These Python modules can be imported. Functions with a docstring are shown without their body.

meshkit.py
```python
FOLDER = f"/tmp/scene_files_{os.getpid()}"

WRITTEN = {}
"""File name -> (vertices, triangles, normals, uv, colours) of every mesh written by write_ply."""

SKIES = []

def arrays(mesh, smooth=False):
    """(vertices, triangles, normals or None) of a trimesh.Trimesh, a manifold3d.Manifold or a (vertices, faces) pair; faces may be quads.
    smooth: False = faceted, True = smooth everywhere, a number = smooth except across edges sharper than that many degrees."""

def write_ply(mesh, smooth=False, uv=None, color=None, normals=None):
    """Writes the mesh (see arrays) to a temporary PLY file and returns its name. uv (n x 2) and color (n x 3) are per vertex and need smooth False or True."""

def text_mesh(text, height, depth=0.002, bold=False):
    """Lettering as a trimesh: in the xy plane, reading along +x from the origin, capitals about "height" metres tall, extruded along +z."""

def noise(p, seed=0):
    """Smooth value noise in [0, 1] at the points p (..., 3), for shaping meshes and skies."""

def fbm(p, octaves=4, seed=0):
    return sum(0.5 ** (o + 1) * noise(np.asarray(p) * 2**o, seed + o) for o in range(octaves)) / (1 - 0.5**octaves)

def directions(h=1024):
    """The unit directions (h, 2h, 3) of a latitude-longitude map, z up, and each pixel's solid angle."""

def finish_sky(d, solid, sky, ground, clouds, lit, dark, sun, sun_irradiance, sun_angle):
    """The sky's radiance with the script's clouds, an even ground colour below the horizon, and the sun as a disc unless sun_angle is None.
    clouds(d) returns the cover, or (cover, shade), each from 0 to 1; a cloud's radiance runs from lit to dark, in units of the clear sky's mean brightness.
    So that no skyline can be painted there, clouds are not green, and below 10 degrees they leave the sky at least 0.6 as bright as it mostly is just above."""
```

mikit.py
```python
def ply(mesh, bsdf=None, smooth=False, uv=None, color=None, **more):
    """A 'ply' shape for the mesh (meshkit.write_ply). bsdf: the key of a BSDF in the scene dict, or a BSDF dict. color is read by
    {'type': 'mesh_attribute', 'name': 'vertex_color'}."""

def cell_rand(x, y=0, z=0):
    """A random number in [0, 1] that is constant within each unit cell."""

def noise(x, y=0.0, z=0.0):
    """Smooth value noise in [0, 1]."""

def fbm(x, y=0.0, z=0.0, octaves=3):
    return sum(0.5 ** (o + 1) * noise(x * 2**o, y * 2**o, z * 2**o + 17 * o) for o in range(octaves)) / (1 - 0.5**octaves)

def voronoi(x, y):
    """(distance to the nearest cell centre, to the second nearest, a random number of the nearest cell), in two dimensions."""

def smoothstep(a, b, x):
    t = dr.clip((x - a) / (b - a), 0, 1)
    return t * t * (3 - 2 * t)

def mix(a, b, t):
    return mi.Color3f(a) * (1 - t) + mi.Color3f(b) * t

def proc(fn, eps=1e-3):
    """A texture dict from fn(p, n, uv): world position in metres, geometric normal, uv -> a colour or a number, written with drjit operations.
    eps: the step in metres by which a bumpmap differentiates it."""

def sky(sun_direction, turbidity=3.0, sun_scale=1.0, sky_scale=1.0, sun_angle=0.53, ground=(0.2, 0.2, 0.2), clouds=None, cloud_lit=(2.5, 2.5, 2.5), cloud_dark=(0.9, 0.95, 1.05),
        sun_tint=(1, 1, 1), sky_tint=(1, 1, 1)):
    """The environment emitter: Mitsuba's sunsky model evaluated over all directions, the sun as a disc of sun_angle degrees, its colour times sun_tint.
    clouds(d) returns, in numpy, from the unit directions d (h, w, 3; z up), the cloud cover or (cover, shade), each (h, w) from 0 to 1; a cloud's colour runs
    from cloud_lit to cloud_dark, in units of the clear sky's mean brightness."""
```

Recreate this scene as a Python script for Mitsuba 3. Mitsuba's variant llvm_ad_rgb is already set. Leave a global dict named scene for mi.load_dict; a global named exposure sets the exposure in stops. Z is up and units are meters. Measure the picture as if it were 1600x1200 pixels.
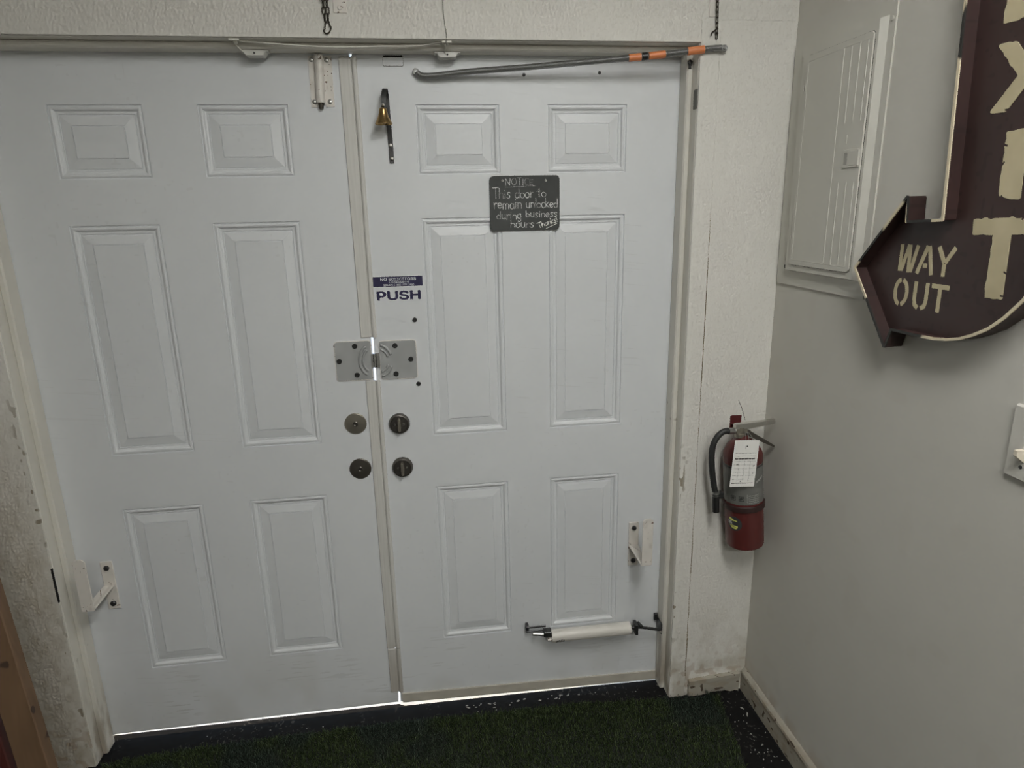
import math, random
import numpy as np
import trimesh
import drjit as dr
import mitsuba as mi
import mikit, meshkit
from mikit import proc, noise, fbm, smoothstep, mix
from shapely.geometry import Polygon, LineString, Point, box as sbox, MultiPolygon
from shapely.ops import unary_union
from shapely import affinity

T = mi.ScalarTransform4f
scene = {'type': 'scene'}
labels = {}
PI = math.pi

# ------------------------------------------------------------------ camera, light, exposure
CAM = np.array([0.1564, -1.9136, 1.6458])
RIGHT = np.array([0.9903, -0.1373, -0.0203]); UP = np.array([0.0549, 0.2531, 0.9659]); FWD = np.array([0.1274, 0.9577, -0.2582])
cm = np.eye(4); cm[:3, 0] = -RIGHT; cm[:3, 1] = UP; cm[:3, 2] = FWD; cm[:3, 3] = CAM
scene['camera'] = {'type': 'perspective', 'fov': math.degrees(2 * math.atan(800 / 1027.59)), 'fov_axis': 'x',
                   'near_clip': 0.02, 'far_clip': 200.0, 'to_world': T(cm.tolist())}
exposure = 0.10
LAMP = 19.5            # radiance of the fluorescent fixture over the entrance
LAMP_REAR = 25.0        # of the fixture further into the room
scene['sky'] = mikit.sky([0.25, 0.78, 0.62], turbidity=3.0, sun_scale=3.0, sky_scale=12.0, ground=(0.3, 0.3, 0.3))

# measured planes (metres): door faces at y = 0, stop at -0.052, wall at WY, right wall at x = WX
WX, WY, FZ, CZ = 1.190, -0.091, 0.010, 2.66
S, J = 0.902, 0.918      # stop edge, jamb edge
HS, HJ = 2.041, 2.057


# ------------------------------------------------------------------ materials
def rgb(*c): return {'type': 'rgb', 'value': list(c)}


def mat(name, color, rough=0.5, metal=0.0, spec=0.5, bump=None, bump_scale=0.001, eps=1e-3, **more):
    b = {'type': 'principled', 'base_color': proc(color) if callable(color) else rgb(*color),
         'roughness': proc(rough) if callable(rough) else rough, 'metallic': metal, 'specular': spec, **more}
    if bump is not None:
        b = {'type': 'bumpmap', 'arbitrary': proc(bump, eps), 'scale': bump_scale, 'bsdf': b}
    scene[name] = {'type': 'twosided', 'bsdf': b, 'id': name}
    return name


def door_color(p, n, uv):
    v = fbm(p.x * 3, p.z * 3, 2.0, octaves=3)
    c = mix((0.585, 0.605, 0.625), (0.63, 0.65, 0.665), v)
    low = smoothstep(0.42, 0.05, p.z)
    scuff = smoothstep(0.70, 0.80, noise(p.x * 22 + 3, p.z * 190, 5.0)) * smoothstep(0.50, 0.75, noise(p.x * 6, p.z * 9, 9.0)) * low
    scuff = scuff + 0.35 * smoothstep(0.86, 0.92, noise(p.x * 9 + 30, p.z * 260 + p.x * 30, 11.0)) * smoothstep(0.68, 0.85, noise(p.x * 4, p.z * 5, 4.0))
    specks = smoothstep(0.88, 0.93, noise(p.x * 90, p.z * 90, 3.0)) * smoothstep(0.55, 0.8, noise(p.x * 7, p.z * 7, 8.0))
    c = mix(c, (0.30, 0.30, 0.29), dr.clip(scuff * 0.32 + specks * 0.10, 0, 0.8))
    smear = smoothstep(0.45, 0.75, fbm(p.x * 7, p.z * 5, 6.0)) * low
    return mix(c, (0.45, 0.45, 0.42), smear * 0.35)


def door_grain(p, n, uv):
    return 0.6 * noise(p.x * 420, p.z * 60, 1.0) + 0.4 * noise(p.x * 130, p.z * 30, 2.0)


def stucco_bump(p, n, uv):
    h = p.x + p.y
    w = noise(h * 150, p.z * 85, 1.0) * 0.55 + noise(h * 320, p.z * 170, 7.0) * 0.3 + fbm(h * 30, p.z * 25, 3.0) * 0.5
    return w


def grime(p, k):
    return smoothstep(0.5, 0.8, fbm(p.x * k + p.y * k, p.z * k * 0.6, 4.0))


def stucco_color(p, n, uv):
    c = mix((0.60, 0.59, 0.55), (0.65, 0.64, 0.60), fbm(p.x * 4, p.z * 4, 1.0))
    pits = smoothstep(0.72, 0.85, noise((p.x + p.y) * 260, p.z * 200, 5.0))
    c = mix(c, (0.45, 0.43, 0.38), pits * 0.15)
    foot = smoothstep(0.45, 0.02, p.z) * smoothstep(0.35, 0.75, fbm(p.x * 22, p.z * 16, 2.0))
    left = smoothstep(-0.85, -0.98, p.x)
    c = mix(c, (0.30, 0.27, 0.20), foot * 0.55)
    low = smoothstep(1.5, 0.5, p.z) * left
    c = mix(c, (0.27, 0.23, 0.16), low * (0.48 + 0.22 * smoothstep(0.3, 0.8, fbm(p.x * 60, p.z * 34, 9.0))))  # lower left stucco darkened: staining plus the weaker light there, painted into the colour
    rust = smoothstep(0.26, 0.05, p.z) * smoothstep(0.55, 0.8, noise(p.x * 60, p.z * 60, 2.0))
    return mix(c, (0.25, 0.16, 0.09), rust * 0.4)


def frame_color(p, n, uv):
    c = mix((0.54, 0.525, 0.475), (0.59, 0.575, 0.525), fbm(p.x * 5 + p.y * 9, p.z * 5, 3.0))
    dirt = smoothstep(0.35, 0.02, p.z) * smoothstep(0.35, 0.7, fbm(p.x * 30 + p.y * 30, p.z * 12, 2.0))
    c = mix(c, (0.20, 0.16, 0.11), dirt * 0.7)
    chips = 0.6 * smoothstep(0.88, 0.93, noise(p.x * 60 + p.y * 80, p.z * 45, 6.0)) * smoothstep(0.6, 0.8, noise(p.x * 5, p.z * 5, 3.0))
    return mix(c, (0.14, 0.12, 0.08), chips * 0.8 * smoothstep(1.95, 1.85, p.z))


def casing_color(p, n, uv):
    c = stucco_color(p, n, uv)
    side = smoothstep(0.95, 0.925, dr.abs(p.x)) * smoothstep(1.55, 0.9, p.z)
    spots = smoothstep(0.74, 0.82, noise(p.x * 120, p.z * 55, 12.0)) * smoothstep(0.45, 0.7, noise(p.x * 11, p.z * 6, 5.0))
    return mix(c, (0.16, 0.13, 0.08), side * spots * 0.8)


def wall_color(p, n, uv):
    c = mix((0.47, 0.460, 0.420), (0.51, 0.500, 0.460), fbm(p.y * 3, p.z * 3, 1.0))
    marks = smoothstep(0.80, 0.9, noise(p.y * 14, p.z * 18, 2.0)) * 0.04
    foot = smoothstep(0.16, 0.07, p.z) * 0.55
    return mix(c, (0.33, 0.25, 0.17), marks + foot * smoothstep(0.3, 0.7, fbm(p.y * 18, p.z * 18, 3.0)))


def wall_bump(p, n, uv): return noise(p.y * 160, p.z * 160, 3.0) * 0.6 + noise(p.y * 60, p.z * 60, 5.0) * 0.5


def base_color(p, n, uv):
    c = mix((0.29, 0.275, 0.230), (0.38, 0.360, 0.305), fbm(p.x * 9 + p.y * 9, p.z * 20, 1.0))
    edge = smoothstep(0.35, 0.75, fbm(p.x * 25 + p.y * 25, p.z * 40, 7.0))
    hole = smoothstep(0.86, 0.9, noise(p.x * 55 + p.y * 55, p.z * 60, 4.0))
    c = mix(c, (0.22, 0.16, 0.10), edge * 0.45 * smoothstep(0.55, 0.35, dr.abs(p.z - 0.05) * 10))
    return mix(c, (0.07, 0.05, 0.035), hole * 0.9)


def floor_color(p, n, uv):
    c = mix((0.006, 0.006, 0.0065), (0.012, 0.0115, 0.011), fbm(p.x * 14, p.y * 14, 1.0))
    fleck = smoothstep(0.80, 0.86, noise(p.x * 150, p.y * 150, 2.0)) * smoothstep(0.55, 0.8, noise(p.x * 9, p.y * 14, 3.0))
    return mix(c, (0.14, 0.135, 0.12), fleck * 0.3)


def wood_color(p, n, uv):
    g = fbm(p.x * 60 + noise(p.z * 3, p.x * 8, 1.0) * 4, p.y * 60, p.z * 2.5)
    c = mix((0.105, 0.062, 0.034), (0.165, 0.100, 0.056), g)
    k = smoothstep(0.84, 0.90, noise(p.x * 38 + 2, p.y * 38, p.z * 22))
    return mix(c, (0.05, 0.03, 0.02), k)


def sign_color(p, n, uv):
    c = mix((0.027, 0.0140, 0.0130), (0.038, 0.0195, 0.018), fbm(p.y * 8, p.z * 8, 3.0))
    return mix(c, (0.02, 0.013, 0.012), smoothstep(0.78, 0.86, noise(p.y * 90, p.z * 90, 1.0)) * 0.5)


def rim_color(p, n, uv):
    worn = smoothstep(0.66, 0.69, noise(p.y * 16 + 4, p.z * 13 + 2, 5.0))
    c = mix((0.52, 0.46, 0.33), (0.60, 0.53, 0.38), fbm(p.y * 30, p.z * 30, 2.0))
    return mix(c, (0.018, 0.018, 0.016), worn)


def letter_color(p, n, uv): return mix((0.40, 0.35, 0.22), (0.48, 0.42, 0.28), fbm(p.y * 20, p.z * 20, 2.0))


def panel_color(p, n, uv): return mix((0.47, 0.465, 0.42), (0.51, 0.50, 0.455), fbm(p.y * 6, p.z * 6, 2.0))


def chalkboard_color(p, n, uv):
    return mix((0.040, 0.043, 0.042), (0.075, 0.080, 0.078), fbm(p.x * 16, p.z * 16, 3.0))


def chalk_color(p, n, uv):
    return mix((0.20, 0.20, 0.20), (0.62, 0.62, 0.62), smoothstep(0.25, 0.65, fbm(p.x * 60, p.z * 60, 3.0)))


def steel_color(p, n, uv): return mix((0.36, 0.36, 0.35), (0.52, 0.52, 0.50), noise(p.x * 40, p.z * 300, 1.0))


def guard_color(p, n, uv):
    return mix((0.30, 0.31, 0.31), (0.38, 0.39, 0.39), noise(p.x * 30, p.z * 30, 2.0))


def white_metal_color(p, n, uv):
    c = mix((0.58, 0.56, 0.52), (0.64, 0.61, 0.57), noise(p.x * 60, p.z * 60, 2.0))
    chip = smoothstep(0.86, 0.90, noise(p.x * 190 + p.y * 90, p.z * 190, 5.0)) * smoothstep(0.45, 0.7, noise(p.x * 31, p.z * 31, 8.0))
    stain = smoothstep(0.66, 0.85, fbm(p.x * 50, p.z * 26, 9.0))
    return mix(mix(c, (0.40, 0.36, 0.32), stain * 0.4), (0.10, 0.06, 0.04), chip)


def red_color(p, n, uv): return mix((0.072, 0.014, 0.013), (0.092, 0.019, 0.017), fbm(p.x * 9, p.z * 9, 1.0))


def grass_color(p, n, uv):
    k = noise(p.x * 130, p.y * 130, 2.0)
    c = mix((0.018, 0.030, 0.011), (0.050, 0.070, 0.026), k)
    return mix(c, (0.026, 0.038, 0.028), smoothstep(0.55, 0.7, fbm(p.x * 5, p.y * 5, 1.0)))


mat('door_paint', door_color, 0.42, bump=door_grain, bump_scale=0.00022, eps=6e-4)
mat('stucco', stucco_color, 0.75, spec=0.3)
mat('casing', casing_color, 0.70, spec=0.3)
mat('frame_paint', frame_color, 0.45, bump=lambda p, n, uv: noise(p.x * 90 + p.y * 90, p.z * 25, 3.0), bump_scale=0.0006)
mat('wall_paint', wall_color, 0.6, spec=0.35, bump=wall_bump, bump_scale=0.0003, eps=1.2e-3)
mat('ceiling_paint', (0.62, 0.61, 0.58), 0.9)
mat('room_paint', (0.50, 0.49, 0.45), 0.9)
mat('base_paint', base_color, 0.5, bump=lambda p, n, uv: fbm(p.x * 80 + p.y * 80, p.z * 80, 3.0), bump_scale=0.0012)
mat('black_floor', floor_color, 0.9, spec=0.12, bump=lambda p, n, uv: fbm(p.x * 60, p.y * 60, 3.0), bump_scale=0.002)
mat('concrete', (0.62, 0.62, 0.60), 0.9)
mat('wood', wood_color, 0.6)
mat('dark_red_paint', (0.06, 0.014, 0.011), 0.5)
mat('sign_brown', sign_color, 0.42)
mat('sign_rim', rim_color, 0.5)
mat('sign_letter', letter_color, 0.55)
mat('panel_paint', panel_color, 0.42)
mat('finger_dark', (0.27, 0.265, 0.24), 0.6)
mat('panel_dark', (0.10, 0.10, 0.09), 0.6)
mat('astragal_vinyl', lambda p, n, uv: mix(mix((0.50, 0.495, 0.47), (0.56, 0.555, 0.53), noise(p.x * 300, p.z * 9, 1.0)), (0.25, 0.22, 0.18), smoothstep(0.4, 0.1, p.z) * 0.5), 0.5)
mat('sweep_vinyl', lambda p, n, uv: mix((0.36, 0.34, 0.29), (0.46, 0.44, 0.38), fbm(p.x * 22, p.z * 30, 1.0)), 0.5)
mat('black_plastic', (0.012, 0.012, 0.012), 0.4)
mat('black_steel', (0.016, 0.017, 0.017), 0.35, spec=0.6)
mat('dark_hole', (0.004, 0.004, 0.004), 0.9)
mat('rubber', (0.016, 0.017, 0.017), 0.55)
mat('guard_steel', guard_color, 0.42, metal=0.15)
mat('chrome', (0.62, 0.61, 0.58), 0.22, metal=1.0)
mat('steel', steel_color, 0.32, metal=0.9)
mat('nickel', (0.34, 0.32, 0.27), 0.33, metal=0.85)
mat('nickel_dark', (0.13, 0.12, 0.105), 0.38, metal=0.85)
mat('deadbolt_bronze', (0.115, 0.108, 0.098), 0.30, metal=0.8)
mat('white_metal', white_metal_color, 0.45)
mat('closer_white', lambda p, n, uv: mix((0.56, 0.545, 0.50), (0.62, 0.60, 0.56), noise(p.x * 30, p.z * 60, 2.0)), 0.38)
mat('white_plastic', (0.50, 0.50, 0.47), 0.4)
mat('wire_white', (0.66, 0.65, 0.59), 0.5)
mat('wire_grey', (0.27, 0.27, 0.24), 0.5)
mat('brass', lambda p, n, uv: mix((0.33, 0.22, 0.10), (0.46, 0.32, 0.15), noise(p.x * 120, p.z * 120, 1.0)), 0.3, metal=1.0)
mat('spring_steel', (0.30, 0.305, 0.30), 0.34, metal=0.75)
mat('orange', (0.60, 0.20, 0.075), 0.4)
mat('black_tape', (0.01, 0.01, 0.01), 0.35)
mat('chalkboard', chalkboard_color, 0.7, spec=0.3)
mat('chalk', chalk_color, 0.95, spec=0.1)
mat('white_vinyl', (0.60, 0.615, 0.64), 0.45)
mat('navy', (0.013, 0.011, 0.052), 0.45)
mat('red_paint', red_color, 0.33, clearcoat=0.4)
mat('red_dark', (0.075, 0.012, 0.012), 0.45)
mat('strap_brown', (0.030, 0.014, 0.013), 0.45)
mat('label_grey', lambda p, n, uv: mix((0.11, 0.115, 0.105), (0.15, 0.15, 0.14), noise(p.x * 60, p.z * 60, 1.0)), 0.35)
mat('label_dark', (0.035, 0.037, 0.035), 0.4)
mat('label_light', (0.30, 0.30, 0.29), 0.4)
mat('yellow', (0.52, 0.52, 0.14), 0.4)
mat('paper', (0.74, 0.74, 0.71), 0.7)
mat('print_grey', (0.22, 0.22, 0.21), 0.7)
mat('print_black', (0.03, 0.03, 0.03), 0.7)
mat('rusty', lambda p, n, uv: mix((0.05, 0.045, 0.035), (0.035, 0.03, 0.022), noise(p.x * 200, p.z * 200, 1.0)), 0.6, metal=0.4)
mat('grass', grass_color, 0.6, spec=0.25)
mat('turf_back', (0.010, 0.014, 0.008), 0.9)
mat('chip', (0.30, 0.29, 0.27), 0.8)
mat('crack_brown', (0.20, 0.165, 0.115), 0.9)
mat('toggle', (0.60, 0.55, 0.45), 0.4)


# ------------------------------------------------------------------ mesh helpers
def numbered(k):
    if k not in scene: return k
    i = 1
    while f'{k}_{i:03d}' in scene: i += 1
    return f'{k}_{i:03d}'


def add(key, mesh, bsdf, smooth=False, label=None, cat=None, group=None, kind=None):
    key = numbered(key)
    if isinstance(mesh, list): mesh = trimesh.util.concatenate(mesh)
    scene[key] = mikit.ply(mesh, bsdf, smooth=smooth)
    tag(key, label, cat, group, kind)
    return key


def tag(key, label=None, cat=None, group=None, kind=None):
    d = {k: v for k, v in (('label', label), ('category', cat), ('group', group), ('kind', kind)) if v}
    if d: labels.setdefault(key, {}).update(d)


def bx(x0, x1, y0, y1, z0, z1):
    m = trimesh.creation.box((abs(x1 - x0), abs(y1 - y0), abs(z1 - z0)))
    m.apply_translation(((x0 + x1) / 2, (y0 + y1) / 2, (z0 + z1) / 2))
    return m


def bevel(x0, x1, y0, y1, z0, z1, r=0.002):
    """A box with chamfered edges (hull of three thin boxes)."""
    x0, x1 = min(x0, x1), max(x0, x1); y0, y1 = min(y0, y1), max(y0, y1); z0, z1 = min(z0, z1), max(z0, z1)
    r = min(r, (x1 - x0) * .45, (y1 - y0) * .45, (z1 - z0) * .45)
    p = []
    for X in (x0, x1):
        for Y in (y0, y1):
            for Z in (z0, z1):
                sx, sy, sz = (r if X == x0 else -r), (r if Y == y0 else -r), (r if Z == z0 else -r)
                p += [(X, Y + sy, Z + sz), (X + sx, Y, Z + sz), (X + sx, Y + sy, Z)]
    return trimesh.convex.convex_hull(np.array(p))


def extr(poly, depth):
    gs = [g for g in getattr(poly, 'geoms', [poly]) if g.area > 1e-10]
    return trimesh.util.concatenate([trimesh.creation.extrude_polygon(g, depth, engine='earcut') for g in gs])


def mapped(mesh, M):
    m = mesh.copy(); m.apply_transform(M); return m


def front(mesh, y=0.0, x=0.0, z=0.0):
    """xy drawing -> door wall: x right, y up, its +z towards the room (-y)."""
    return mapped(mesh, np.array([[1, 0, 0, x], [0, 0, -1, y], [0, 1, 0, z], [0, 0, 0, 1.0]]))


def side(mesh, x=WX, y=0.0, z=0.0):
    """xy drawing (u = -y reading direction) -> right wall, its +z towards the room (-x)."""
    return mapped(mesh, np.array([[0, 0, -1, x], [-1, 0, 0, y], [0, 1, 0, z], [0, 0, 0, 1.0]]))


def tube(pts, r, n=10, closed=False, caps=True):
    P = np.array(pts, float); R = np.broadcast_to(r, (len(P),)).astype(float)
    if closed: Tn = np.roll(P, -1, 0) - np.roll(P, 1, 0)
    else: Tn = np.gradient(P, axis=0)
    Tn /= np.linalg.norm(Tn, axis=1, keepdims=True) + 1e-12
    a = np.cross(Tn[0], [0, 0, 1.0]);
    if np.linalg.norm(a) < 1e-3: a = np.cross(Tn[0], [1.0, 0, 0])
    A = []
    for t in Tn:
        a = a - t * (a @ t); a /= np.linalg.norm(a) + 1e-12; A.append(a.copy())
    A = np.array(A); B = np.cross(Tn, A)
    ang = np.arange(n) * 2 * PI / n
    V = (P[:, None] + R[:, None, None] * (np.cos(ang)[None, :, None] * A[:, None] + np.sin(ang)[None, :, None] * B[:, None])).reshape(-1, 3)
    F = []
    m = len(P)
    for i in range(m if closed else m - 1):
        k = (i + 1) % m
        for j in range(n):
            q = (j + 1) % n
            F += [(i * n + j, i * n + q, k * n + q), (i * n + j, k * n + q, k * n + j)]
    if caps and not closed:
        V = np.vstack([V, P[0], P[-1]])
        for j in range(n):
            q = (j + 1) % n
            F += [(m * n, q, j), (m * n + 1, (m - 1) * n + j, (m - 1) * n + q)]
    mesh = trimesh.Trimesh(V, F, process=False)
    if not closed and caps and mesh.volume < 0: mesh.invert()
    return mesh


def spline(pts, n=40):
    from scipy.interpolate import CubicSpline
    P = np.array(pts, float)
    s = np.r_[0, np.cumsum(np.linalg.norm(np.diff(P, axis=0), axis=1))]
    return CubicSpline(s, P)(np.linspace(0, s[-1], n))


def lathe(prof, n=32):
    """Profile of (radius, height) turned about z, at the origin."""
    return trimesh.creation.revolve(np.array(prof, float), sections=n)


def lathe_front(prof, x, z, y=0.0, n=32):
    """Turned part standing out of the door wall: heights run towards the room."""
    m = lathe(prof, n)
    return mapped(m, np.array([[1, 0, 0, x], [0, 0, -1, y], [0, 1, 0, z], [0, 0, 0, 1.0]]))


def cap_profile(r, h, e=0.0012):
    return [(0, 0), (r, 0), (r, h - e), (r - e, h), (0, h)]


def screw_front(x, z, y, r=0.0065, h=0.004):
    m = lathe_front([(0, 0), (r, 0), (r, h * .45), (r * .75, h), (r * .42, h), (r * .40, h * .5), (0, h * .5)], x, z, y, 16)
    return m


def round_rect(w, h, r): return sbox(r, r, w - r, h - r).buffer(r, quad_segs=5)


def text_fit(text, w, h, depth=0.0004, bold=False):
    m = meshkit.text_mesh(text, 0.1, depth, bold)
    lo, hi = m.bounds
    m.apply_translation((-lo[0], -lo[1], -lo[2]))
    m.apply_scale((w / (hi[0] - lo[0]), h / (hi[1] - lo[1]), 1.0))
    return m


def at(mesh, x, y, z=0.0):
    m = mesh.copy(); m.apply_translation((x, y, z)); return m


# ------------------------------------------------------------------ the shell of the room
wall_hole = Polygon([(-2.6, -0.2), (1.36, -0.2), (1.36, CZ + .05), (-2.6, CZ + .05)],
                    [[(-0.958, -0.1), (0.958, -0.1), (0.958, 2.098), (-0.958, 2.098)]])
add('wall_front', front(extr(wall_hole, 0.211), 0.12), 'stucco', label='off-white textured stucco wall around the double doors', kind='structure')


def plaster(x0, x1, z0, z1, y, seed, amp=.0019, step=.0021, skirt=.006):
    """Orange-peel plaster: a height field facing the room with its edges turned back into the wall."""
    nx_, nz_ = max(int((x1 - x0) / step), 2), max(int((z1 - z0) / step), 2)
    X, Z = np.meshgrid(np.linspace(x0, x1, nx_), np.linspace(z0, z1, nz_))
    q = np.stack([X, Z, np.zeros_like(X)], -1)
    h = .55 * meshkit.noise(q * [270, 165, 1], seed) + .40 * meshkit.noise(q * [420, 300, 1] + 7, seed + 1) + .30 * meshkit.fbm(q * [22, 16, 1], 2, seed + 2)
    Y = y - (h - .45) * amp * 2
    g = np.stack([X, Y, Z], -1)
    ed = g.copy()
    ring = lambda a: a
    top, bot, lef, rig = (g[-1:].copy(), g[:1].copy(), None, None)
    top[..., 1] = bot[..., 1] = y + skirt
    g = np.concatenate([bot, g, top], 0)
    lef, rig = g[:, :1].copy(), g[:, -1:].copy()
    lef[..., 1] = rig[..., 1] = y + skirt
    g = np.concatenate([lef, g, rig], 1)
    m_, n_ = g.shape[:2]
    i, j = np.meshgrid(np.arange(m_ - 1), np.arange(n_ - 1), indexing='ij')
    a = (i * n_ + j).ravel()
    F = np.vstack([np.c_[a, a + 1, a + n_ + 1], np.c_[a, a + n_ + 1, a + n_]])
    return trimesh.Trimesh(g.reshape(-1, 3), F, process=False)


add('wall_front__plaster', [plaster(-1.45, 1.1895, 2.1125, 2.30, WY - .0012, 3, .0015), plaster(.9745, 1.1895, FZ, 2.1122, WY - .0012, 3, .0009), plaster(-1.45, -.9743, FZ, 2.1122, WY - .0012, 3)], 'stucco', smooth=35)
add('wall_right', bx(WX, WX + .15, 0.13, -5.0, -0.15, CZ + .05), 'wall_paint', label='smooth greyish white side wall with the breaker panel and sign', kind='structure')
add('wall_left', bx(-2.6, -2.45, 0.1, -5.0, -0.15, CZ + .05), 'room_paint', label='far side wall of the room', kind='structure')
add('wall_back', bx(-2.6, WX + .15, -5.15, -5.0, -0.15, CZ + .05), 'room_paint', label='wall at the back of the room', kind='structure')
add('ceiling', bx(-2.6, WX + .15, 0.12, -5.15, CZ, CZ + .1), 'ceiling_paint', label='plain white ceiling', kind='structure')
add('floor', [bx(-2.6, WX + .15, -5.15, -0.091, -0.15, FZ), mapped(extr(Polygon([(-.96, -.0915), (.96, -.0915), (.96, -.010), (.9, -.004), (.6, .004), (.02, .012), (0, .024), (-.96, .030)]), .15 + FZ), trimesh.transformations.translation_matrix([0, 0, -.15]))], 'black_floor', label='black rubber floor strip in front of the doors', kind='structure')
add('outside_ground', bx(-12, 12, -0.02, 24, -0.14, FZ - 0.001), 'concrete', label='sunlit pale concrete outside, seen through the gap under the doors', kind='structure')


# door frame: jambs, stops, head
def jamb(s):
    m = [bevel(s * J, s * .959, WY + .001, 0.10, FZ - .006, 2.098, .002), bevel(s * S, s * (J + .002), -0.052, -0.0005, FZ + .002, HJ, .004)]
    return m


add('trim_1', jamb(-1), 'frame_paint', smooth=25, label='cream painted left door jamb with rounded stop', kind='structure')
add('trim_2', jamb(1), 'frame_paint', smooth=25, label='cream painted right door jamb with rounded stop', kind='structure')
add('trim_3', [bevel(-J, J, WY + .001, 0.10, HJ, 2.098, .002), bevel(-S - .014, S + .014, -0.052, -0.0005, HS, HJ + .002, .004)], 'frame_paint', smooth=25, label='cream painted head of the door frame', kind='structure')


def rough_board(x0, x1, z0, z1, y0, y1, seed, ragged=0.0025):
    """A plastered casing board with uneven edges."""
    return plaster(x0 + .0004, x1 - .0004, z0, z1, y1, seed, .0012, .0022, y0 - y1 + .002)


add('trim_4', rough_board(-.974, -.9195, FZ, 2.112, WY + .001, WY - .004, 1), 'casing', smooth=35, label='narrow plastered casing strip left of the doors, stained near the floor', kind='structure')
add('trim_5', rough_board(.9195, .9725, FZ, 2.112, WY + .001, WY - .004, 2), 'casing', smooth=35, label='narrow plastered casing strip right of the doors, chipped along its edge', kind='structure')
add('trim_6', rough_board(-.9195, .9195, 2.0585, 2.112, WY + .001, WY - .004, 3), 'casing', smooth=35, label='plastered casing strip above the doors', kind='structure')

add('trim_4__crack', bx(-.9212, -.9180, WY - .0062, WY - .001, .585, .692), 'dark_hole', label='dark open crack beside the left jamb')
add('trim_2__crack', bx(.9165, .9182, -.092, -.070, 1.895, 1.945), 'panel_dark')
def crack(x, z0, z1, w0, w1, seed):
    rng = np.random.default_rng(seed); zs = np.linspace(z0, z1, 90)
    c = x + .0022 * (meshkit.fbm(np.c_[zs * 9, zs * 0, zs * 0], 3, seed) - .5) * 2
    w = (w0 + (w1 - w0) * (zs - z0) / (z1 - z0)) * (.35 + 1.3 * meshkit.noise(np.c_[zs * 30, zs * 0, zs * 0], seed + 2))
    return front(extr(Polygon(list(zip(c - w, zs)) + list(zip(c + w, zs))[::-1]).buffer(0), .0035), WY)


add('trim_5__crack', crack(.9735, .09, 1.62, .0016, .0006, 21), 'crack_brown', label='brown crack along the outer edge of the casing')
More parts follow.
